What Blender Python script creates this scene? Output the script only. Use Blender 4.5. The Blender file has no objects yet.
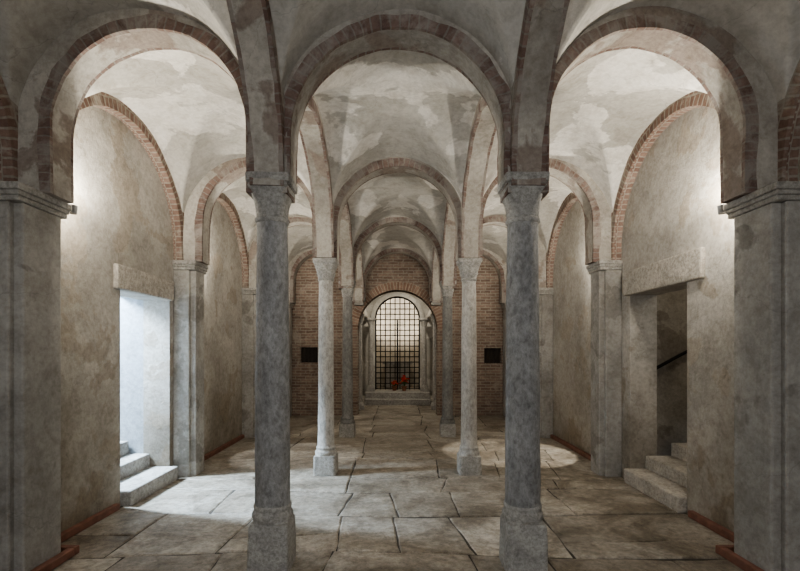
import bpy, bmesh, math, random
from mathutils import Vector, noise
random.seed(7)
S=bpy.context.scene
COL=S.collection
pi=math.pi
# ------------------------------------------------------------ helpers
def new_obj(name,me,mats=(),parent=None,loc=(0,0,0)):
    o=bpy.data.objects.new(name,me); COL.objects.link(o); o.location=loc
    for m in mats: me.materials.append(m)
    if parent: o.parent=parent
    return o
def mesh_from(name,verts,faces,mats=(),parent=None,loc=(0,0,0),smooth=None,mi=None,uvs=None):
    me=bpy.data.meshes.new(name); me.from_pydata([tuple(v) for v in verts],[],faces); me.update()
    if mi:
        for p,i in zip(me.polygons,mi): p.material_index=i
    if uvs:
        l=me.uv_layers.new(name="UVMap"); k=0
        for f in uvs:
            for uv in f: l.data[k].uv=uv; k+=1
    o=new_obj(name,me,mats,parent,loc)
    if smooth is not None:
        for p in me.polygons: p.use_smooth=True
        me.set_sharp_from_angle(angle=math.radians(smooth))
    return o
def fixn(o):
    bm=bmesh.new(); bm.from_mesh(o.data); bmesh.ops.recalc_face_normals(bm,faces=bm.faces); bm.to_mesh(o.data); bm.free()
class MB:
    def __init__(s): s.v=[];s.f=[];s.m=[]
    def box(s,a,b,mi=0,j=0.0):
        n=len(s.v)
        for x in (a[0],b[0]):
            for y in (a[1],b[1]):
                for z in (a[2],b[2]):
                    s.v.append((x+random.uniform(-j,j),y+random.uniform(-j,j),z+random.uniform(-j,j)))
        for q in ((0,1,3,2),(4,6,7,5),(0,4,5,1),(2,3,7,6),(0,2,6,4),(1,5,7,3)):
            s.f.append([n+i for i in q]); s.m.append(mi)
    def tube(s,p0,p1,r,seg=8,mi=0,r1=None):
        if r1 is None: r1=r
        p0=Vector(p0);p1=Vector(p1); d=(p1-p0).normalized()
        a=d.orthogonal().normalized(); b=d.cross(a); n=len(s.v)
        for p,rr in((p0,r),(p1,r1)):
            for i in range(seg):
                t=2*pi*i/seg; s.v.append(tuple(p+a*rr*math.cos(t)+b*rr*math.sin(t)))
        for i in range(seg):
            k=(i+1)%seg; s.f.append([n+i,n+k,n+seg+k,n+seg+i]); s.m.append(mi)
        s.f.append([n+i for i in range(seg)][::-1]); s.m.append(mi)
        s.f.append([n+seg+i for i in range(seg)]); s.m.append(mi)
    def obj(s,name,mats,parent=None,loc=(0,0,0),bevel=0,smooth=None,fix=True):
        o=mesh_from(name,s.v,s.f,mats,parent,loc,smooth,s.m)
        if fix: fixn(o)
        if bevel:
            b=o.modifiers.new("bevel",'BEVEL'); b.width=bevel; b.segments=2; b.limit_method='ANGLE'
        return o
def boolean(o,cutters):
    for c in cutters:
        m=o.modifiers.new("b",'BOOLEAN'); m.operation='DIFFERENCE'; m.object=c; m.solver='EXACT'
    dg=bpy.context.evaluated_depsgraph_get(); dg.update()
    me=bpy.data.meshes.new_from_object(o.evaluated_get(dg))
    o.modifiers.clear(); o.data=me
    for c in cutters: bpy.data.objects.remove(c)
def arch_cutter(cx,r,z0,zc,y0,y1,n=32):
    pr=[(cx-r,z0),(cx+r,z0)]+[(cx+r*math.cos(pi*i/n),zc+r*math.sin(pi*i/n)) for i in range(n+1)]
    v=[(x,y0,z) for x,z in pr]+[(x,y1,z) for x,z in pr]; k=len(pr)
    f=[list(range(k)),list(range(k,2*k))[::-1]]+[[i,i+k,(i+1)%k+k,(i+1)%k] for i in range(k)]
    o=mesh_from("cutter",v,f); fixn(o)
    return o
def box_cutter(a,b):
    m=MB(); m.box(a,b); return m.obj("cutter",())
# ------------------------------------------------------------ materials
class NT:
    def __init__(s,name):
        s.mat=bpy.data.materials.new(name); s.mat.use_nodes=True; s.nt=s.mat.node_tree
        s.b=s.nt.nodes["Principled BSDF"]
        s.tc=s.n('ShaderNodeTexCoord')
    def n(s,t,**k):
        x=s.nt.nodes.new(t)
        for a,b in k.items(): setattr(x,a,b)
        return x
    def l(s,a,b): s.nt.links.new(a,b)
    def coord(s):
        oi=s.n('ShaderNodeObjectInfo'); ad=s.n('ShaderNodeVectorMath',operation='MULTIPLY_ADD')
        ad.inputs[1].default_value=(1,1,1)
        s.l(s.tc.outputs['Object'],ad.inputs[0])
        m=s.n('ShaderNodeMath',operation='MULTIPLY'); m.inputs[1].default_value=37
        s.l(oi.outputs['Random'],m.inputs[0]); s.l(m.outputs[0],ad.inputs[2]); return ad.outputs[0]
    def noise(s,v,scale,detail=6,rough=.6,dist=0):
        x=s.n('ShaderNodeTexNoise'); x.inputs['Scale'].default_value=scale; x.inputs['Detail'].default_value=detail
        x.inputs['Roughness'].default_value=rough; x.inputs['Distortion'].default_value=dist
        if v is not None: s.l(v,x.inputs['Vector'])
        return x.outputs[0]
    def ramp(s,f,stops):
        x=s.n('ShaderNodeValToRGB'); e=x.color_ramp.elements
        while len(e)<len(stops): e.new(.5)
        for el,(p,c) in zip(e,stops):
            el.position=p; el.color=(c[0],c[1],c[2],1) if hasattr(c,'__len__') else (c,c,c,1)
        s.l(f,x.inputs[0]); return x.outputs[0]
    def mix(s,f,a,b,bt='MIX'):
        x=s.n('ShaderNodeMix',data_type='RGBA',blend_type=bt)
        for sock,val in((x.inputs[0],f),(x.inputs[6],a),(x.inputs[7],b)):
            if isinstance(val,bpy.types.NodeSocket): s.l(val,sock)
            elif isinstance(val,(int,float)): sock.default_value=val
            else: sock.default_value=(val[0],val[1],val[2],1)
        return x.outputs[2]
    def scale(s,f,k):
        m=s.n('ShaderNodeMath',operation='MULTIPLY'); m.inputs[1].default_value=k; s.l(f,m.inputs[0]); return m.outputs[0]
    def bump(s,h,strength=.4,dist=.02,normal=None):
        x=s.n('ShaderNodeBump'); x.inputs['Strength'].default_value=strength; x.inputs['Distance'].default_value=dist
        s.l(h,x.inputs['Height'])
        if normal is not None: s.l(normal,x.inputs['Normal'])
        return x.outputs[0]
    def fin(s,col,normal=None,rough=.9,spec=.3):
        if isinstance(col,bpy.types.NodeSocket): s.l(col,s.b.inputs['Base Color'])
        else: s.b.inputs['Base Color'].default_value=(*col,1)
        if isinstance(rough,bpy.types.NodeSocket): s.l(rough,s.b.inputs['Roughness'])
        else: s.b.inputs['Roughness'].default_value=rough
        s.b.inputs['Specular IOR Level'].default_value=spec
        if normal is not None: s.l(normal,s.b.inputs['Normal'])
        return s.mat
def plaster(name,c1,c2,c3,patch=.55,sc=1.0,bump=.5,damp=False,edge=.03,fine=.75,sz=1.7):
    t=NT(name); v=t.coord()
    a=t.noise(v,.9*sc,7,.6,.3); base=t.ramp(a,[(.36,c1),(.62,c2)])
    p=t.noise(v,sz,9,.55,.25); pm=t.ramp(p,[(patch,0.0),(patch+edge,.85)])
    col=t.mix(pm,base,c3)
    f=t.noise(v,24,8,.75); fm=t.ramp(f,[(.3,(.67,.66,.64)),(.6,(1.06,1.06,1.06))])
    col=t.mix(fine,col,fm,'MULTIPLY')
    g=t.noise(v,6,8,.7,.3); gm=t.ramp(g,[(.35,(.76,.74,.71)),(.55,(1,1,1))])
    col=t.mix(.7,col,gm,'MULTIPLY')
    vo=t.n('ShaderNodeTexVoronoi',feature='DISTANCE_TO_EDGE'); vo.inputs['Scale'].default_value=.7
    dv=t.n('ShaderNodeVectorMath',operation='MULTIPLY_ADD'); dv.inputs[1].default_value=(.5,.5,.5)
    nn=t.n('ShaderNodeTexNoise'); nn.inputs['Scale'].default_value=3; nn.inputs['Detail'].default_value=6; t.l(v,nn.inputs['Vector'])
    t.l(nn.outputs[1],dv.inputs[0]); t.l(v,dv.inputs[2]); t.l(dv.outputs[0],vo.inputs['Vector'])
    cm=t.ramp(vo.outputs[0],[(0,.5),(.004,1.0)]); col=t.mix(.4,col,cm,'MULTIPLY')
    if damp:
        sx=t.n('ShaderNodeSeparateXYZ'); t.l(t.tc.outputs['Object'],sx.inputs[0])
        ad=t.n('ShaderNodeMath',operation='MULTIPLY_ADD'); ad.inputs[1].default_value=2.6
        t.l(t.noise(v,1.6,8,.68),ad.inputs[0]); t.l(sx.outputs[2],ad.inputs[2])
        dm=t.ramp(t.scale(ad.outputs[0],.25),[(.33,(.60,.56,.51)),(.5,(.84,.81,.775)),(.75,(1,1,1))]); col=t.mix(.95,col,dm,'MULTIPLY')
    h=t.mix(.4,p,f); n=t.bump(h,bump,.03); n=t.bump(pm,.2,.01,n)
    return t.fin(col,n,.95,.15)
def brick(name,uv=True,bw=.07,rh=.3,mortar=.008,c1=(.185,.13,.112),c2=(.26,.19,.165),cm=(.26,.235,.21),plas=(.34,.31,.275),pl=.45,soft=.14):
    t=NT(name); v=t.tc.outputs['UV']
    o=t.tc.outputs['Object']
    if not uv:
        sx=t.n('ShaderNodeSeparateXYZ'); cx=t.n('ShaderNodeCombineXYZ'); t.l(o,sx.inputs[0])
        ad=t.n('ShaderNodeMath',operation='ADD'); t.l(sx.outputs[0],ad.inputs[0]); t.l(sx.outputs[1],ad.inputs[1])
        t.l(ad.outputs[0],cx.inputs[0]); t.l(sx.outputs[2],cx.inputs[1]); v=cx.outputs[0]
    nn=t.n('ShaderNodeTexNoise'); nn.inputs['Scale'].default_value=6; t.l(o,nn.inputs['Vector'])
    dv=t.n('ShaderNodeVectorMath',operation='MULTIPLY_ADD'); dv.inputs[1].default_value=(.04,.03,.0)
    t.l(nn.outputs[1],dv.inputs[0]); t.l(v,dv.inputs[2])
    b=t.n('ShaderNodeTexBrick'); t.l(dv.outputs[0],b.inputs['Vector']); b.inputs['Scale'].default_value=1
    b.inputs['Brick Width'].default_value=bw; b.inputs['Row Height'].default_value=rh; b.inputs['Mortar Size'].default_value=mortar
    b.inputs['Mortar Smooth'].default_value=.4; b.inputs['Bias'].default_value=-.1
    b.inputs['Color1'].default_value=(*c1,1); b.inputs['Color2'].default_value=(*c2,1); b.inputs['Mortar'].default_value=(*cm,1)
    f=t.noise(o,14,8,.75); fm=t.ramp(f,[(.3,(.6,.6,.6)),(.65,(1.15,1.15,1.15))]); col=t.mix(.8,b.outputs[0],fm,'MULTIPLY')
    l2=t.noise(o,1.1,5); lm=t.ramp(l2,[(.35,(.75,.72,.7)),(.6,(1.1,1.08,1.05))]); col=t.mix(.9,col,lm,'MULTIPLY')
    p=t.noise(o,3.2,9,.72,.5); pm=t.ramp(p,[(pl,0.0),(pl+soft,.8)]); col=t.mix(pm,col,plas)
    inv=t.n('ShaderNodeMath',operation='SUBTRACT'); inv.inputs[0].default_value=1; t.l(b.outputs[1],inv.inputs[1])
    n=t.bump(inv.outputs[0],.5,.012); n=t.bump(f,.4,.015,n)
    return t.fin(col,n,.95,.12)
def stone(name,c1,c2,vein=(.6,.6,.6),rough=.6,sc=1,bump=.3,island=False,stretch=(1,1,1),va=.4):
    t=NT(name); v=t.coord()
    mp=t.n('ShaderNodeMapping'); mp.inputs['Scale'].default_value=stretch; t.l(v,mp.inputs[0]); v=mp.outputs[0]
    a=t.noise(v,2.5*sc,9,.65,.5); col=t.ramp(a,[(.35,c1),(.65,c2)])
    f=t.noise(v,18*sc,9,.78,.2); fm=t.ramp(f,[(.36,(.50,.485,.465)),(.6,(1.14,1.14,1.14))]); col=t.mix(.9,col,fm,'MULTIPLY')
    w=t.noise(v,4*sc,12,.8,1.2); wm=t.ramp(w,[(.52,0.0),(.62,va)]); col=t.mix(wm,col,vein)
    if island:
        g=t.n('ShaderNodeNewGeometry'); im=t.ramp(g.outputs['Random Per Island'],[(0,(.62,.58,.535)),(.3,(.95,.93,.9)),(.55,(.74,.72,.69)),(1,(1.15,1.14,1.12))])
        col=t.mix(1,col,im,'MULTIPLY')
        s1=t.noise(v,1.1,10,.72,.6); sm=t.ramp(s1,[(.38,(.42,.385,.34)),(.47,(.76,.73,.69)),(.58,(1,1,1))]); col=t.mix(.95,col,sm,'MULTIPLY')
        s2=t.noise(v,5,9,.75,.8); sm2=t.ramp(s2,[(.4,(.60,.575,.54)),(.5,(1,1,1))]); col=t.mix(.7,col,sm2,'MULTIPLY')
        pi_=t.n('ShaderNodeTexVoronoi'); pi_.inputs['Scale'].default_value=14; t.l(v,pi_.inputs['Vector'])
        pp=t.ramp(pi_.outputs[0],[(.06,.5),(.2,1.0)]); col=t.mix(.6,col,pp,'MULTIPLY')
    n=t.bump(a,bump*.6,.03); n=t.bump(f,bump,.012,n)
    rr=t.ramp(f,[(.3,rough-.12),(.7,min(1,rough+.15))])
    return t.fin(col,n,rr,.4)
def plain(name,c,rough=.6,metal=0,sc=20):
    t=NT(name); f=t.noise(t.tc.outputs['Object'],sc,6); k=t.ramp(f,[(.3,tuple(x*.7 for x in c)),(.7,tuple(min(1,x*1.2) for x in c))])
    m=t.fin(k,t.bump(f,.2,.005),rough,.4); t.b.inputs['Metallic'].default_value=metal; return m

M_vault=plaster("vault_plaster",(.41,.39,.35),(.56,.535,.49),(.73,.70,.65),.54,1,.4,edge=.012,fine=.55,sz=1.0)
M_wall=plaster("wall_plaster",(.38,.355,.315),(.54,.51,.46),(.40,.355,.295),.56,.9,.7,True)
M_pil=plaster("pilaster_plaster",(.31,.295,.27),(.45,.43,.395),(.27,.255,.23),.56,1.3,.5)
M_pass=plaster("passage_plaster",(.36,.38,.40),(.45,.47,.49),(.40,.41,.42),.6,1,.3)
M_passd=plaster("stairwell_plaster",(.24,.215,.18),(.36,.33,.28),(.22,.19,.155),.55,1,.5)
M_brickarch=brick("arch_brick",True)
M_lunbrick=brick("lunette_arch_brick",True,.07,.16,.011,(.21,.14,.115),(.31,.22,.18),(.35,.315,.27),(.40,.365,.31),pl=.50)
M_brickwall=brick("wall_brick",False,.27,.075,.014,(.20,.145,.118),(.31,.235,.19),(.32,.285,.24),(.35,.31,.26),.53)
M_soffit=plaster("arch_soffit_plaster",(.33,.305,.27),(.50,.47,.42),(.29,.24,.205),.57,1.3,.5)
M_impost=stone("impost_stone",(.31,.295,.265),(.46,.44,.405),(.35,.33,.30),.85,1.5,.5)
M_lintel=stone("lintel_stone",(.40,.37,.32),(.55,.51,.45),(.46,.42,.37),.85,1.5,.6)
M_colA=stone("grey_marble",(.23,.228,.225),(.35,.347,.34),(.43,.425,.41),.68,1.6,.6,stretch=(1,1,.6),va=.4)
M_colB=stone("pale_stone",(.40,.38,.35),(.54,.52,.48),(.33,.31,.28),.65,1.4,.4,stretch=(1,1,.6),va=.35)
M_colC=stone("dark_stone",(.18,.174,.163),(.27,.262,.245),(.34,.325,.30),.65,1.4,.4,stretch=(1,1,.6),va=.3)
M_cap=stone("capital_stone",(.31,.30,.28),(.45,.44,.41),(.37,.36,.34),.85,2,.5,va=.3)
M_slab=stone("floor_slab_stone",(.37,.34,.295),(.55,.515,.46),(.47,.445,.40),.5,.9,.7,True)
M_joint=plain("floor_joint_earth",(.07,.062,.052),.95)
M_step=stone("step_stone",(.34,.325,.30),(.47,.45,.415),(.38,.365,.335),.75,1.2,.4)
M_wood=plain("terracotta_wood",(.21,.10,.07),.6,0,12)
M_iron=plain("wrought_iron",(.02,.018,.016),.5,.7)
M_lamp=plain("lamp_metal",(.08,.08,.08),.4,.6)
M_dark=plain("niche_shade",(.035,.028,.022),.8)  # near-black colour standing for the shade inside the niches
M_cream=plaster("apse_plaster",(.46,.42,.36),(.62,.57,.49),(.5,.46,.40),.6,1,.3)
# ------------------------------------------------------------ layout
ROWS=[-1.8,0.9,3.6,6.3,9.0,11.7]
WX=3.05; YB=11.84
R_T=.83; ZC_T=3.42
CXS=1.925; R_S=.755; ZC_S=3.495
R_L=1.18; ZC_L=3.07
TH=.17; OFF=.085; HD=.13
# ------------------------------------------------------------ vault webs -> ceiling
V=[];F=[]
N=26
def web(cx,yc,ax):
    ry=R_L+OFF; top=ZC_L+ry; zc=top-ax
    n0=len(V)
    lv=[]
    for i in range(-N,N+1):
        u=abs(i)/N; H=ZC_L+ry*math.cos(u*pi/2)
        sg=1 if i>=0 else -1
        dy=sg*(ry+.015)*math.sin(u*pi/2)
        rise=top-zc; h=(H-zc)
        dx=sg*(ax*math.sqrt(max(0,1-(h/rise)**2)) if h>0 else ax)
        lv.append((dx,dy,H))
    for i in range(2*N+1):
        for j in range(2*N+1):
            ui=abs(i-N);uj=abs(j-N)
            H=max(lv[i][2],lv[j][2])
            x=cx+lv[i][0]; y=yc+lv[j][1]
            H+=.10*math.cos(ui/N*pi/2)*math.cos(uj/N*pi/2)
            q=Vector((x,y,H)); d=noise.noise_vector(q*1.3)*.035+noise.noise_vector(q*4)*.009
            e=min(1,(N-max(ui,uj))/5)
            V.append((x+d.x*e*.6,y+d.y*e*.6,H+d.z*e))
    W=2*N+1
    for i in range(2*N):
        for j in range(2*N):
            a=n0+i*W+j;b=a+W;c=b+1;d=a+1
            if (i<N)==(j<N): F.extend([[a,d,c],[a,c,b]])
            else: F.extend([[a,d,b],[d,c,b]])
for i in range(5):
    yc=(ROWS[i]+ROWS[i+1])/2
    web(0,yc,R_T+OFF)
    for s in(-1,1): web(s*2.01,yc,.94)
ceil=mesh_from("ceiling",V,F,[M_vault],smooth=80)
mb=MB(); mb.box((-3.4,-2.2,4.62),(3.4,12.2,4.8)); mb.obj("leak_cap",[M_wall],ceil)  # unseen slab added over the webs to stop light leaking in
# ------------------------------------------------------------ arches
def arch(name,axis,c,pc,r,zc,zb,hd0,hd1,mats,n=36,amp=.009,TH=TH,eb=.03,band=.095):
    path=[]; L=0
    if zb<zc-.01:
        k=4
        for i in range(k): path.append((-1,0,zb+(zc-zb)*i/k))
    for i in range(n+1):
        a=pi-pi*i/n; path.append((math.cos(a),math.sin(a),zc))
    if zb<zc-.01:
        for i in range(1,k+1): path.append((1,0,zc-(zc-zb)*i/k))
    V=[];F=[];MI=[];UV=[];Ls=[]
    prev=None; w=hd1-hd0; P=8
    for (ca,sa,z0) in path:
        ring=[]
        q0=Vector((c+ca*r,pc,z0+sa*r)); bd=band*(1+.3*noise.noise(q0*5)); eb2=eb*(1+.5*noise.noise(q0*6+Vector((3,1,2))))
        for rr,d in((r,hd0+eb2),(r,hd0),(r+bd,hd0),(r+TH,hd0),(r+TH,hd1),(r+bd,hd1),(r,hd1),(r,hd1-eb2)):
            s=c+ca*rr; z=z0+sa*rr
            p=(s,pc+d,z) if axis=='x' else (pc+d,s,z)
            q=Vector(p)*2.2; dn=noise.noise_vector(q)*amp + noise.noise_vector(q*4)*amp*.6
            ring.append((p[0]+dn.x,p[1]+dn.y,p[2]+dn.z))
        V.append(ring)
        m=(c+ca*r,z0+sa*r)
        if prev: L+=math.dist(m,prev)
        prev=m; Ls.append(L)
    flat=[p for ring in V for p in ring]
    vv=[(-eb,0),(0,band),(band,TH),(TH,TH+w),(TH,band),(band,0),(0,-eb),(0,w)]
    mm=[0,0,1,0,1,0,0,1]
    if mats[0]==mats[-1]: mm=[0]*8
    for i in range(len(path)-1):
        for k in range(P):
            k2=(k+1)%P; a=i*P+k; b=i*P+k2
            F.append([a,b,b+P,a+P]); MI.append(mm[k])
            v0,v1=vv[k]; v0+=.05;v1+=.05
            UV.append([(Ls[i],v0),(Ls[i],v1),(Ls[i+1],v1),(Ls[i+1],v0)])
    F.append(list(range(P))); MI.append(0); UV.append([(0,0)]*P)
    e=(len(path)-1)*P; F.append([e+i for i in range(P)][::-1]); MI.append(0); UV.append([(0,0)]*P)
    o=mesh_from(name,flat,F,mats,parent=ceil,smooth=35,mi=MI,uvs=UV); fixn(o)
    return o
CAPZ={0.9:3.08,3.6:3.08,6.3:2.98,9.0:3.08,11.7:3.06,-1.8:3.06}
IMPZ=2.94
for y in ROWS:
    dz=.04 if y==3.6 else 0
    arch("transverse_arch",'x',0,y,R_T,ZC_T-dz,CAPZ[y]-.005,-HD,HD,[M_brickarch,M_soffit],TH=TH+dz)
    for s in(-1,1):
        arch("aisle_arch",'x',s*CXS,y,R_S,ZC_S-dz,IMPZ-.005,-HD,HD,[M_brickarch,M_soffit],TH=.28+dz)
for i in range(5):
    yc=(ROWS[i]+ROWS[i+1])/2
    for s in(-1,1):
        arch("arcade_arch",'y',yc,s*1.0,R_L,ZC_L,2.98,-HD,HD,[M_brickarch,M_soffit])
        a,b=sorted((s*2.93,s*3.06))
        arch("lunette_arch",'y',yc,0,R_L,ZC_L,IMPZ-.005,a,b,[M_lunbrick,M_lunbrick])
# ------------------------------------------------------------ walls
def wall(name,a,b,mats,cuts=()):
    m=MB(); m.box(a,b); o=m.obj(name,mats)
    if cuts: boolean(o,list(cuts))
    return o
LD=(4.95,6.02,2.38); RD=(4.74,5.90,2.44)
wl=wall("wall_left",(-3.4,-2.0,-.3),(-3.05,12.2,4.62),[M_wall],[box_cutter((-3.6,LD[0],-.01),(-2.9,LD[1],LD[2]))])
wr=wall("wall_right",(3.05,-2.0,-.3),(3.4,12.2,4.62),[M_wall],[box_cutter((2.9,RD[0],-.01),(3.6,RD[1],RD[2]))])
wf=wall("wall_front",(-3.4,-2.3,-.3),(3.4,-1.95,4.62),[M_wall])
wb=wall("wall_back",(-3.05,YB,-.3),(3.05,12.2,4.62),[M_brickwall],
     [arch_cutter(0,1.05,-.01,2.25,11,13),box_cutter((-2.55,11.5,1.39),(-2.1,12.12,1.79)),box_cutter((2.28,11.5,1.37),(2.73,12.12,1.77))])
for (x0,z0) in((-2.55,1.39),(2.28,1.37)):
    m=MB(); m.box((x0,11.97,z0),(x0+.45,12.02,z0+.4))
    for k in range(4): m.box((x0+.07+k*.095,11.93,z0),(x0+.09+k*.095,11.97,z0+.4))
    m.obj("niche_shade_panel",[M_dark],wb)
def ring_xz(name,cx,y0,y1,r0,r1,zc,mat,parent=None,n=32,a0=0,a1=pi):
    V=[];F=[];UV=[]
    for i in range(n+1):
        a=a0+(a1-a0)*i/n
        for r,y in((r0,y0),(r1,y0),(r1,y1),(r0,y1)): V.append((cx+r*math.cos(a),y,zc+r*math.sin(a)))
    for i in range(n):
        for k in range(4):
            k2=(k+1)%4; F.append([i*4+k,i*4+k2,i*4+4+k2,i*4+4+k])
            L0=(a1-a0)*i/n*r0;L1=(a1-a0)*(i+1)/n*r0
            v0,v1=[(0,.25),(.25,.5),(.25,0),(0,.25)][k]
            UV.append([(L0,v0),(L0,v1),(L1,v1),(L1,v0)])
    F.append([0,1,2,3]);UV.append([(0,0)]*4);e=n*4;F.append([e+3,e+2,e+1,e]);UV.append([(0,0)]*4)
    o=mesh_from(name,V,F,[mat],parent=parent,uvs=UV); fixn(o)
    return o
M_vouss=brick("opening_voussoirs",True,.075,.26,.012,(.23,.15,.115),(.34,.245,.19),(.36,.315,.26),(.36,.315,.26),pl=.7)
ring_xz("opening_arch",0,YB-.03,12.2,1.05,1.27,2.25,M_vouss,wb)
def pilaster(s,y,half=.14,px=.29,parent=None):
    e=bpy.data.objects.new("pilaster",None); COL.objects.link(e); e.location=(s*WX,y,0); e.parent=parent
    m=MB()
    x0,x1=sorted((0,-s*px)); m.box((x0,-half,-.01),(x1,half,2.81))
    x0,x1=sorted((0,-s*(px-.07))); m.box((x0,-half-.05,-.01),(x1,half+.05,2.81))
    o=m.obj("shaft",[M_pil],e,bevel=.015)
    m=MB()
    for k,(z0,z1,p) in enumerate(((2.81,2.85,.008),(2.85,2.885,.018),(2.885,2.94,.03))):
        x0,x1=sorted((0,-s*(px+p))); m.box((x0,-half-.05-p,z0),(x1,half+.05+p,z1))
    m.obj("impost",[M_impost],e,bevel=.01)
for s,wp in((-1,wl),(1,wr)):
    for y in ROWS[:-1]:
        if y==3.6: pilaster(s,3.51,.19,parent=wp)
        else: pilaster(s,y if y>0 else y+.04,parent=wp)
    pilaster(s,YB-.2,parent=wp)
for s in(-1,1):
    for (y0,y1,yy,pw) in ((YB-.28,YB,1,wb),(-1.95,-1.65,0,wf)):
        m=MB(); m.box((s-.16,y0,2.98),(s+.16,y1,3.06)); m.box((s-.12,y0+.05*yy,2.88),(s+.12,y1,2.98)); m.obj("corbel",[M_impost],pw,bevel=.015)
# ------------------------------------------------------------ columns
def column(x,y,name,mats,prof,leaf=8,seg=96,jit=.006,z=0):
    V=[];F=[];MI=[]
    for (zz,hw,n,la,m) in prof:
        for i in range(seg):
            t=2*pi*i/seg
            c,s=abs(math.cos(t)),abs(math.sin(t))
            r=hw/((c**n+s**n)**(1/n))
            r*=1+la*math.cos(leaf*t)
            px,py=r*math.cos(t),r*math.sin(t)
            d=noise.noise_vector(Vector((px*6+x*9,py*6+y*5,zz*4)))*jit
            V.append((px+d.x,py+d.y,zz+(d.z if zz>.02 else 0)))
    R=len(prof)
    for k in range(R-1):
        for i in range(seg):
            j=(i+1)%seg; F.append([k*seg+i,k*seg+j,(k+1)*seg+j,(k+1)*seg+i]); MI.append(prof[k+1][4])
    F.append(list(range(seg))[::-1]);MI.append(prof[0][4]); F.append([(R-1)*seg+i for i in range(seg)]);MI.append(prof[-1][4])
    return mesh_from(name,V,F,mats,loc=(x,y,z),smooth=38,mi=MI)
def interp(z0,r0,z1,r1,n,m=0,ent=0):
    return [(z0+(z1-z0)*i/n, r0+(r1-r0)*i/n+ent*math.sin(pi*i/n),2,0,m) for i in range(1,n)]
def prof_A(top):
    p=[(0,.160,14,0,1),(.18,.157,12,0,1),(.345,.153,12,0,1),(.37,.145,8,0,1),(.372,.140,3,0,1),(.385,.150,2,0,1),(.405,.160,2,0,1),(.43,.158,2,0,1),(.445,.148,2,0,1),(.46,.143,2,0,1),(.475,.148,2,0,1),(.492,.148,2,0,1),(.502,.141,2,0,1),(.53,.138,2,0,0)]
    p+=interp(.53,.138,top-.36,.120,14,0,.002)
    p+=[(top-.36,.120,2,0,0),(top-.355,.127,2,0,1),(top-.345,.134,2,0,1),(top-.325,.134,2,0,1),(top-.315,.125,2,0,1)]
    p+=[(top-.29,.124,2.1,0,1),(top-.25,.127,2.3,.012,1),(top-.20,.133,2.7,.015,1),(top-.16,.141,3.3,.012,1),(top-.12,.150,4.5,0,1),(top-.095,.156,7,0,1),(top-.085,.157,9,0,1),(top-.08,.147,12,0,1),(top-.065,.147,14,0,1),(top-.06,.168,16,0,1),(top-.005,.172,16,0,1),(top,.170,16,0,1)]
    return p
def prof_B(top,r=.112):
    p=[(0,.155,16,0,2),(.25,.152,16,0,2),(.262,.147,12,0,2),(.264,.138,3,0,0),(.275,.148,2,0,0),(.295,.150,2,0,0),(.315,.146,2,0,0),(.325,.13,2,0,0),(.345,.126,2,0,0),(.355,.134,2,0,0),(.372,.134,2,0,0),(.382,.122,2,0,0),(.40,r+.004,2,0,0)]
    p+=interp(.40,r,top-.30,r-.014,12,0,.002)
    p+=[(top-.30,r-.014,2,0,0),(top-.295,r-.003,2,0,1),(top-.28,r,2,0,1),(top-.27,r-.008,2,0,1)]
    p+=[(top-.255,r-.004,2,.02,1),(top-.215,r+.004,2.1,.045,1),(top-.185,r+.014,2.3,.05,1),(top-.175,r+.010,2.4,.02,1),(top-.13,r+.022,3,.03,1),(top-.10,r+.032,4.2,.02,1),(top-.08,r+.036,6,0,1),(top-.06,r+.038,9,0,1),(top-.055,r+.048,16,0,1),(top-.005,r+.052,16,0,1),(top,r+.05,16,0,1)]
    return p
for s in(-1,1):
    column(s,.9,"stone_column",[M_colA,M_cap,M_cap],prof_A(3.08))
    column(s,3.6,"stone_column",[M_colA,M_cap,M_cap],prof_A(3.08))
    column(s,6.3,"stone_column",[M_colB,M_cap,M_impost],prof_B(2.98))
    column(s,9.0,"stone_column",[M_colC,M_cap,M_impost],prof_B(3.08,.108))
# ------------------------------------------------------------ floor
mb=MB(); mb.box((-3.4,-2.3,-.3),(3.4,12.2,-.012)); mb.box((-1.75,12.2,-.3),(1.75,15.6,-.012))
fl=mb.obj("floor",[M_joint])
V=[];F=[]
def slab(p):
    g=.007; z=random.uniform(-.006,.006); b=.016; n=len(V)
    cx=sum(q[0] for q in p)/4; cy=sum(q[1] for q in p)/4
    K=6; out=[]
    for k in range(4):
        a=p[k];c=p[(k+1)%4]
        for i in range(K):
            t=i/K; out.append((a[0]+(c[0]-a[0])*t,a[1]+(c[1]-a[1])*t))
    m=len(out)
    hx=max(abs(q[0]-cx) for q in p);hy=max(abs(q[1]-cy) for q in p)
    for lvl in range(3):
        for q in out:
            w=noise.noise_vector(Vector((q[0]*5+cx,q[1]*5+cy,0)))*.016
            d=g+(b if lvl==2 else 0)
            x=cx+(q[0]-cx)*(1-d/hx)+w.x; y=cy+(q[1]-cy)*(1-d/hy)+w.y
            zt=z+noise.noise(Vector((x*2,y*2,3)))*.008
            V.append((x,y,(-.02,zt-.009,zt)[lvl]))
    for l in range(2):
        for k in range(m):
            k2=(k+1)%m; F.append([n+l*m+k,n+l*m+k2,n+l*m+m+k2,n+l*m+m+k])
    F.append([n+2*m+k for k in range(m)])
rc=random.Random(41)
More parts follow.
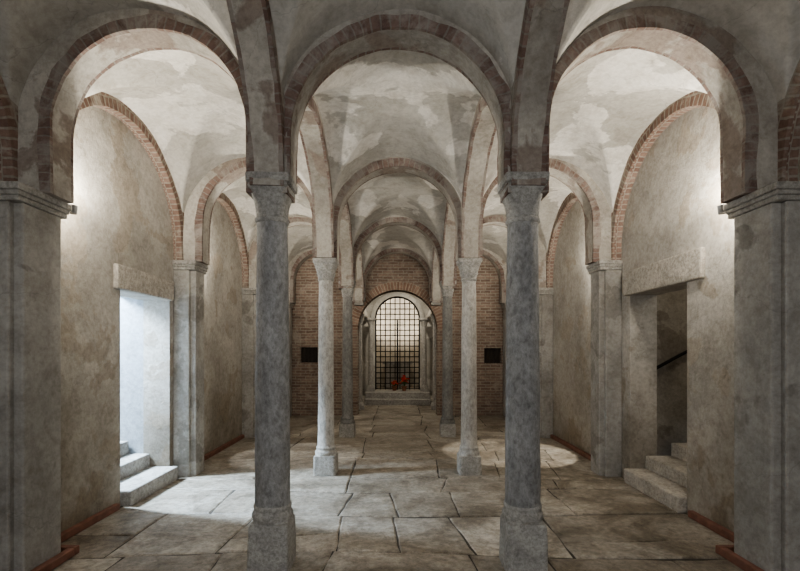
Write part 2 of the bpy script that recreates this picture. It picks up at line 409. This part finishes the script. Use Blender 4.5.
def course(y0,y1,xs,f0,f1):
    b0=[x if k in(0,len(xs)-1) else x+rc.uniform(-.09,.09) for k,x in enumerate(xs)]
    b1=[x if k in(0,len(xs)-1) else x+rc.uniform(-.09,.09) for k,x in enumerate(xs)]
    for k in range(len(xs)-1):
        A=(b0[k],y0+f0(b0[k]));B=(b0[k+1],y0+f0(b0[k+1]));C=(b1[k+1],y1+f1(b1[k+1]));D=(b1[k],y1+f1(b1[k]))
        if (y1-y0)>.6 and abs((A[0]+B[0])/2)>.65 and rc.random()<.45:
            t=rc.uniform(.3,.7);u=rc.uniform(.35,.65); E=(A[0]+(D[0]-A[0])*t,A[1]+(D[1]-A[1])*t);G=(B[0]+(C[0]-B[0])*u,B[1]+(C[1]-B[1])*u)
            slab([A,B,G,E]); slab([E,G,C,D])
        else: slab([A,B,C,D])
y=-1.95; f0=lambda x:0
while y<YB-.02:
    y2=y+rc.uniform(.5,1.25)
    if YB-y2<.5: y2=YB; f1=lambda x:0
    else:
        ph=rc.uniform(0,6);am=rc.uniform(.04,.12)
        f1=(lambda ph,am:(lambda x:am*math.sin(x*1.1+ph)))(ph,am)
    c=[-.58,.60]
    if rc.random()<.2: c=[-.58,.02+rc.uniform(-.1,.1),.60]
    def side():
        k=rc.choice([1,1,2])
        if k==1: return [rc.uniform(.9,1.5)]
        a=rc.uniform(.65,1.0); return [a,a+rc.uniform(.6,.95)]
    l=[c[0]-t for t in side()][::-1]; r_=[c[-1]+t for t in side()]
    course(y,y2,[-3.05]+l+c+r_+[3.05],f0,f1)
    y=y2; f0=f1
y=YB
while y<13.95:
    y2=min(y+random.uniform(.5,.8),14.0)
    lim=1.05 if y<12.15 else 1.6
    for (a,b) in ((-lim,-.58),(-.58,.62),(.62,lim)): slab([(a,y),(b,y),(b,y2),(a,y2)])
    y=y2
mesh_from("floor_paving",V,F,[M_slab],parent=fl)
# ------------------------------------------------------------ door details
m=MB(); m.box((-3.09,LD[0]-.12,LD[2]),(-3.0,LD[1]+.04,LD[2]+.27),j=.008); m.obj("door_lintel",[M_lintel],wl,bevel=.015)
m=MB(); m.box((3.0,RD[0]-.28,RD[2]),(3.09,RD[1]+.10,RD[2]+.30),j=.012); m.obj("door_lintel",[M_lintel],wr,bevel=.015)
m=MB()
m.box((-3.34,LD[0]+.01,-.01),(-2.93,LD[1]-.01,.17),j=.006); m.box((-3.60,LD[0]+.01,-.01),(-3.30,LD[1]-.01,.34),j=.006)
m.box((-3.9,LD[0]+.01,-.01),(-3.58,LD[1]-.01,.51),j=.006); m.box((-4.2,LD[0]+.01,-.01),(-3.88,LD[1]-.01,.68),j=.005); m.box((-5.4,LD[0]+.01,-.01),(-4.18,LD[1]-.01,.85),j=.005)
m.obj("stone_steps",[M_step],bevel=.018)
m=MB()
m.box((2.96,RD[0]+.01,-.01),(3.30,RD[1]-.01,.17),j=.006); m.box((3.24,RD[0]+.01,.16),(3.62,RD[1]-.01,.34),j=.006)
for k in range(5): m.box((3.57+.28*k,RD[0]+.01,.1+.17*k),(3.89+.28*k,RD[1]-.01,.51+.17*k),j=.004)
m.obj("stone_steps",[M_lintel],bevel=.02)
m=MB(); m.box((-5.6,LD[1],-.3),(-3.4,LD[1]+.3,3.4)); m.obj("wall_passage_far",[M_pass])
m=MB(); m.box((-5.6,LD[0]-.3,-.3),(-3.4,LD[0],3.4)); m.obj("wall_passage_near",[M_pass])
m=MB(); m.box((-5.9,LD[0]-.3,-.3),(-5.6,LD[1]+.3,2.2)); m.obj("wall_passage_end",[M_pass])
m=MB(); m.box((-3.75,LD[0]-.3,2.45),(-3.4,LD[1]+.3,2.6)); m.obj("ceiling_passage",[M_pass])
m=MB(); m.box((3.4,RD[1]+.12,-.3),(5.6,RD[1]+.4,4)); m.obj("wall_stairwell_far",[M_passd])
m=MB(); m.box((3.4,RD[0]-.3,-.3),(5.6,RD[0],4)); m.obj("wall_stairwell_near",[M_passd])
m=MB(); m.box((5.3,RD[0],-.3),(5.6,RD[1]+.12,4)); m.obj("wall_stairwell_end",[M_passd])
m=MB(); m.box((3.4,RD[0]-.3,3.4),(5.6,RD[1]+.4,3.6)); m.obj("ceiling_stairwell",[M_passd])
m=MB()
ya=RD[1]+.05
m.tube((3.42,ya,1.48),(4.9,ya,2.28),.022,10)
for t in(.08,.5,.92):
    x=3.42+1.48*t;z=1.48+.8*t; m.tube((x,ya,z),(x,ya+.075,z-.03),.010,6)
m.obj("handrail",[M_iron],smooth=40)
def bb(name,a,b,h=.07):
    m=MB(); m.box((min(a[0],b[0]),min(a[1],b[1]),0.0),(max(a[0],b[0]),max(a[1],b[1]),h),j=.002); m.obj(name,[M_wood],bevel=.008)
for s,nm,D in((-1,"left",LD),(1,"right",RD)):
    def seg(y0,y1): bb("baseboard_"+nm,(s*WX,y0),(s*(WX-.06),y1))
    seg(3.78,D[0]-.1)
    seg(6.50,8.80); seg(9.20,11.44); seg(1.10,3.27)
    bb("baseboard_"+nm,(s*(WX-.295),3.28),(s*(WX-.355),3.76)); bb("baseboard_"+nm,(s*WX,3.765),(s*(WX-.355),3.82)); bb("baseboard_"+nm,(s*WX,3.265),(s*(WX-.355),3.21))
# ------------------------------------------------------------ chapel beyond opening
m=MB(); m.box((-1.9,12.2,-.3),(-1.6,15.3,4.4)); m.obj("wall_chapel_left",[M_cream])
m=MB(); m.box((1.6,12.2,-.3),(1.9,15.3,4.4)); m.obj("wall_chapel_right",[M_cream])
V=[];F=[]
n=24
for i in range(n+1):
    a=pi*i/n
    for yy in(12.2,15.3): V.append((1.6*math.cos(a),yy,2.75+1.45*math.sin(a)))
for i in range(n): F.append([2*i,2*i+1,2*i+3,2*i+2])
cch=mesh_from("ceiling_chapel",V,F,[M_vault],smooth=60)
m=MB(); m.box((-1.9,12.2,4.3),(1.9,19.2,4.5)); m.obj("leak_cap",[M_wall],cch)  # unseen cap added over chapel and apse to keep sky light out
wg=wall("wall_gate",(-1.9,15.2,-.3),(1.9,15.5,4.4),[M_vault],[arch_cutter(0,.76,.36,2.77,14.9,15.8)])
ring_xz("gate_arch",0,15.14,15.5,.76,.90,2.77,M_vault,wg)
m=MB(); m.box((-1.03,14.0,-.01),(1.03,15.19,.18),j=.004); m.box((-1.03,14.28,.17),(1.03,15.19,.37),j=.004)
m.obj("altar_steps",[M_step],bevel=.015)
m=MB(); m.box((-1.59,14.0,-.02),(-1.04,15.19,.2)); m.box((1.04,14.0,-.02),(1.59,15.19,.2)); m.obj("side_plinth",[M_lintel],bevel=.01)
def prof_S(top,r=.085):
    p=[(0,r*1.5,14,0,1),(.12,r*1.5,14,0,1),(.125,r*1.35,2,0,1),(.15,r*1.4,2,0,1),(.18,r*1.2,2,0,1),(.2,r,2,0,0)]
    p+=interp(.2,r,top-.28,r*.9,6)
    p+=[(top-.28,r*.9,2,0,0),(top-.265,r*1.05,2,0,1),(top-.25,r*.95,2,.03,1),(top-.19,r*1.15,2.4,.06,1),(top-.12,r*1.35,3,.05,1),(top-.07,r*1.5,6,0,1),(top-.065,r*1.75,14,0,1),(top,r*1.8,14,0,1)]
    return p
for s in(-1,1):
    column(s*1.12,13.1,"chapel_column",[M_colB,M_colB],prof_S(2.75,.10),seg=64)
    column(s*.87,14.75,"chapel_column",[M_colB,M_colB],prof_S(2.4,.085),seg=64,z=.37)
    m=MB(); m.box((s*1.12-.16,12.21,2.75),(s*1.12+.16,15.13,2.92)); m.obj("chapel_beam",[M_lintel],bevel=.01)
V=[];F=[];n=32
for i in range(n+1):
    a=pi*i/n
    for z in(-.3,2.7): V.append((1.5*math.cos(a),15.5+1.9*math.sin(a),z))
for i in range(n): F.append([2*i,2*i+1,2*i+3,2*i+2])
k0=len(V); mm=10
for j in range(mm+1):
    b=pi/2*j/mm
    for i in range(n+1):
        a=pi*i/n; V.append((1.5*math.cos(a)*math.cos(b),15.5+1.9*math.sin(a)*math.cos(b),2.7+1.4*math.sin(b)))
for j in range(mm):
    for i in range(n):
        p=k0+j*(n+1)+i; F.append([p,p+1,p+n+2,p+n+1])
mesh_from("wall_apse",V,F,[M_cream],smooth=60)
m=MB(); m.box((-1.6,15.5,-.1),(1.6,17.5,.36)); m.obj("floor_apse",[M_slab])
m=MB(); m.box((-.55,16.45,1.20),(.55,17.0,1.30)); m.box((-.45,16.5,.36),(.45,16.95,1.20)); m.obj("stone_altar",[M_impost],bevel=.015)
m=MB(); r=.74; zc=2.77; z0=.38; yg=15.28
nx=9
for i in range(nx+1):
    x=-r+2*r*i/nx; top=zc+math.sqrt(max(0,r*r-x*x))
    m.tube((x,yg,z0),(x,yg,top),.017 if i not in(0,nx) else .026,6)
for k in range(18):
    z=z0+.03+k*.18
    if z>zc+r-.05: break
    hw=r if z<=zc else math.sqrt(r*r-(z-zc)**2)
    m.tube((-hw,yg-.01,z),(hw,yg-.01,z),.016,6)
for i in range(24):
    a=pi*i/24;b=pi*(i+1)/24
    m.tube((r*math.cos(a),yg,zc+r*math.sin(a)),(r*math.cos(b),yg,zc+r*math.sin(b)),.026,6)
m.tube((.0,yg-.015,z0),(.0,yg-.015,zc),.026,6)
m.obj("iron_gate",[M_iron],wg,smooth=40)
M_red=plain("red_petals",(.62,.03,.015),.6); M_or=plain("orange_petals",(.6,.12,.04),.6); M_gr=plain("leaf_green",(.05,.11,.03),.6); M_pot=plain("terracotta_pot",(.25,.12,.07),.7)
def flowers(x,y,z,h=.28,ps=1.0):
    m=MB(); m.tube((0,0,0),(0,0,.14),.06,16,0,.09); m.tube((0,0,.14),(0,0,.16),.1,16,0)
    rr=random.Random(int(x*100)+5)
    for k in range(30):
        a=rr.uniform(0,2*pi); e=rr.uniform(.1,1); R=.17*rr.uniform(.4,1)
        p=Vector((R*math.cos(a)*e,R*math.sin(a)*e,.16+h*rr.uniform(.35,1)*(1-.4*e)))
        m.tube((0,0,.15),p,.004,4,3)
        if k%2==0:
            q=p+Vector((math.cos(a)*.07,math.sin(a)*.07,-.03)); m.tube(p,q,.022,5,3,.003)
        mi=1 if k%4 else 2
        for t in range(6):
            b=2*pi*t/6; q=p+Vector((math.cos(b)*.034,math.sin(b)*.034,.02)); m.tube(p,q,.006,5,mi,.017)
    m.obj("potted_flowers",[M_pot,M_red,M_or,M_gr],loc=(x,y,z),smooth=50)
flowers(.22,14.8,.375,.42); flowers(-.1,14.95,.375,.16)
# ------------------------------------------------------------ lamps
def area(name,loc,target,size,power,col,sy=None):
    l=bpy.data.lights.new(name,'AREA'); l.energy=power; l.color=col; l.size=size
    if sy: l.shape='RECTANGLE'; l.size_y=sy
    o=bpy.data.objects.new(name,l); COL.objects.link(o); o.location=loc
    o.rotation_euler=(Vector(target)-Vector(loc)).to_track_quat('-Z','Y').to_euler(); return o
def spot(name,loc,target,power,col,ang=150,blend=.6,rad=.04):
    l=bpy.data.lights.new(name,'SPOT'); l.energy=power; l.color=col; l.spot_size=math.radians(ang); l.spot_blend=blend; l.shadow_soft_size=rad
    o=bpy.data.objects.new(name,l); COL.objects.link(o); o.location=loc
    o.rotation_euler=(Vector(target)-Vector(loc)).to_track_quat('-Z','Y').to_euler(); return o
def point(name,loc,power,col,rad=.05):
    l=bpy.data.lights.new(name,'POINT'); l.energy=power; l.color=col; l.shadow_soft_size=rad
    o=bpy.data.objects.new(name,l); COL.objects.link(o); o.location=loc; return o
WARM=(1,.95,.85)
for (y,pw) in((3.6,92),(6.3,60),(9.0,48)):
    for s in(-1,1):
        p=(s*2.86,y+.36,3.0)
        m=MB(); m.tube((0,0,-.07),(0,0,0),.032,14,0,.04); m.tube((0,0,-.05),(s*.17,0,-.06),.009,8); m.box((min(s*.16,s*.185),-.03,-.10),(max(s*.16,s*.185),.03,-.02))
        m.obj("uplight_fixture",[M_lamp],loc=(p[0],p[1],p[2]-.01),smooth=40)
        spot("uplight",(p[0],p[1],p[2]+.03),(s*2.2,y+.8,4.4),pw*.85,WARM,178,.5,.045)
        point("uplight_spill",(p[0]-s*.08,p[1]+.05,p[2]+.12),pw*.28,WARM,.06)
spot("floor_patch_fill",(2.86,6.8,3.05),(1.95,7.5,0),260,(1,.96,.88),36,.15,.02)  # added spot that makes the pale pool on the right floor
spot("floor_patch_fill",(-2.86,6.8,3.05),(-1.75,7.3,0),130,(.9,.95,1),34,.15,.02)  # added spot that throws a bluish pool on the left floor
area("passage_daylight",(-5.0,5.48,3.3),(-2.6,5.5,.3),.25,620,(.62,.80,1.0),.7)
area("stairwell_area",(4.9,5.3,3.3),(3.6,5.4,1.2),.4,10,(1,.93,.8))  # weak warm area lamp inside the closed stairwell
area("rear_fill",(0,-1.85,2.0),(0,3,1.1),3.0,88,(.93,.96,1.0),1.6)  # added fill from behind the camera; no opening is built there
spot("apse_fill",(0,15.75,2.6),(0,16.9,3.6),130,(1,.94,.84),150,.5,.1)  # unseen spot added to brighten the upper apse; no window is built
spot("chapel_fill",(0,13.6,3.9),(0,14.7,0),80,(1,.93,.80),150,.6,.1)  # unseen spot added to brighten the steps before the gate
w=bpy.data.worlds.new("World"); S.world=w; w.use_nodes=True
bg=w.node_tree.nodes["Background"]; bg.inputs[0].default_value=(.62,.78,1,1); bg.inputs[1].default_value=1.0
cd=bpy.data.cameras.new("Camera"); cam=bpy.data.objects.new("Camera",cd); COL.objects.link(cam)
cam.location=(0,0,1.72); cam.rotation_euler=(pi/2,0,0)
cd.sensor_width=36; cd.lens=36*450/800; cd.shift_y=64.5/800; cd.shift_x=2.5/800; cd.clip_start=.05
S.camera=cam
S.view_settings.exposure=0.55
try: S.view_settings.look='AgX - Medium High Contrast'
except Exception as e: print(e)
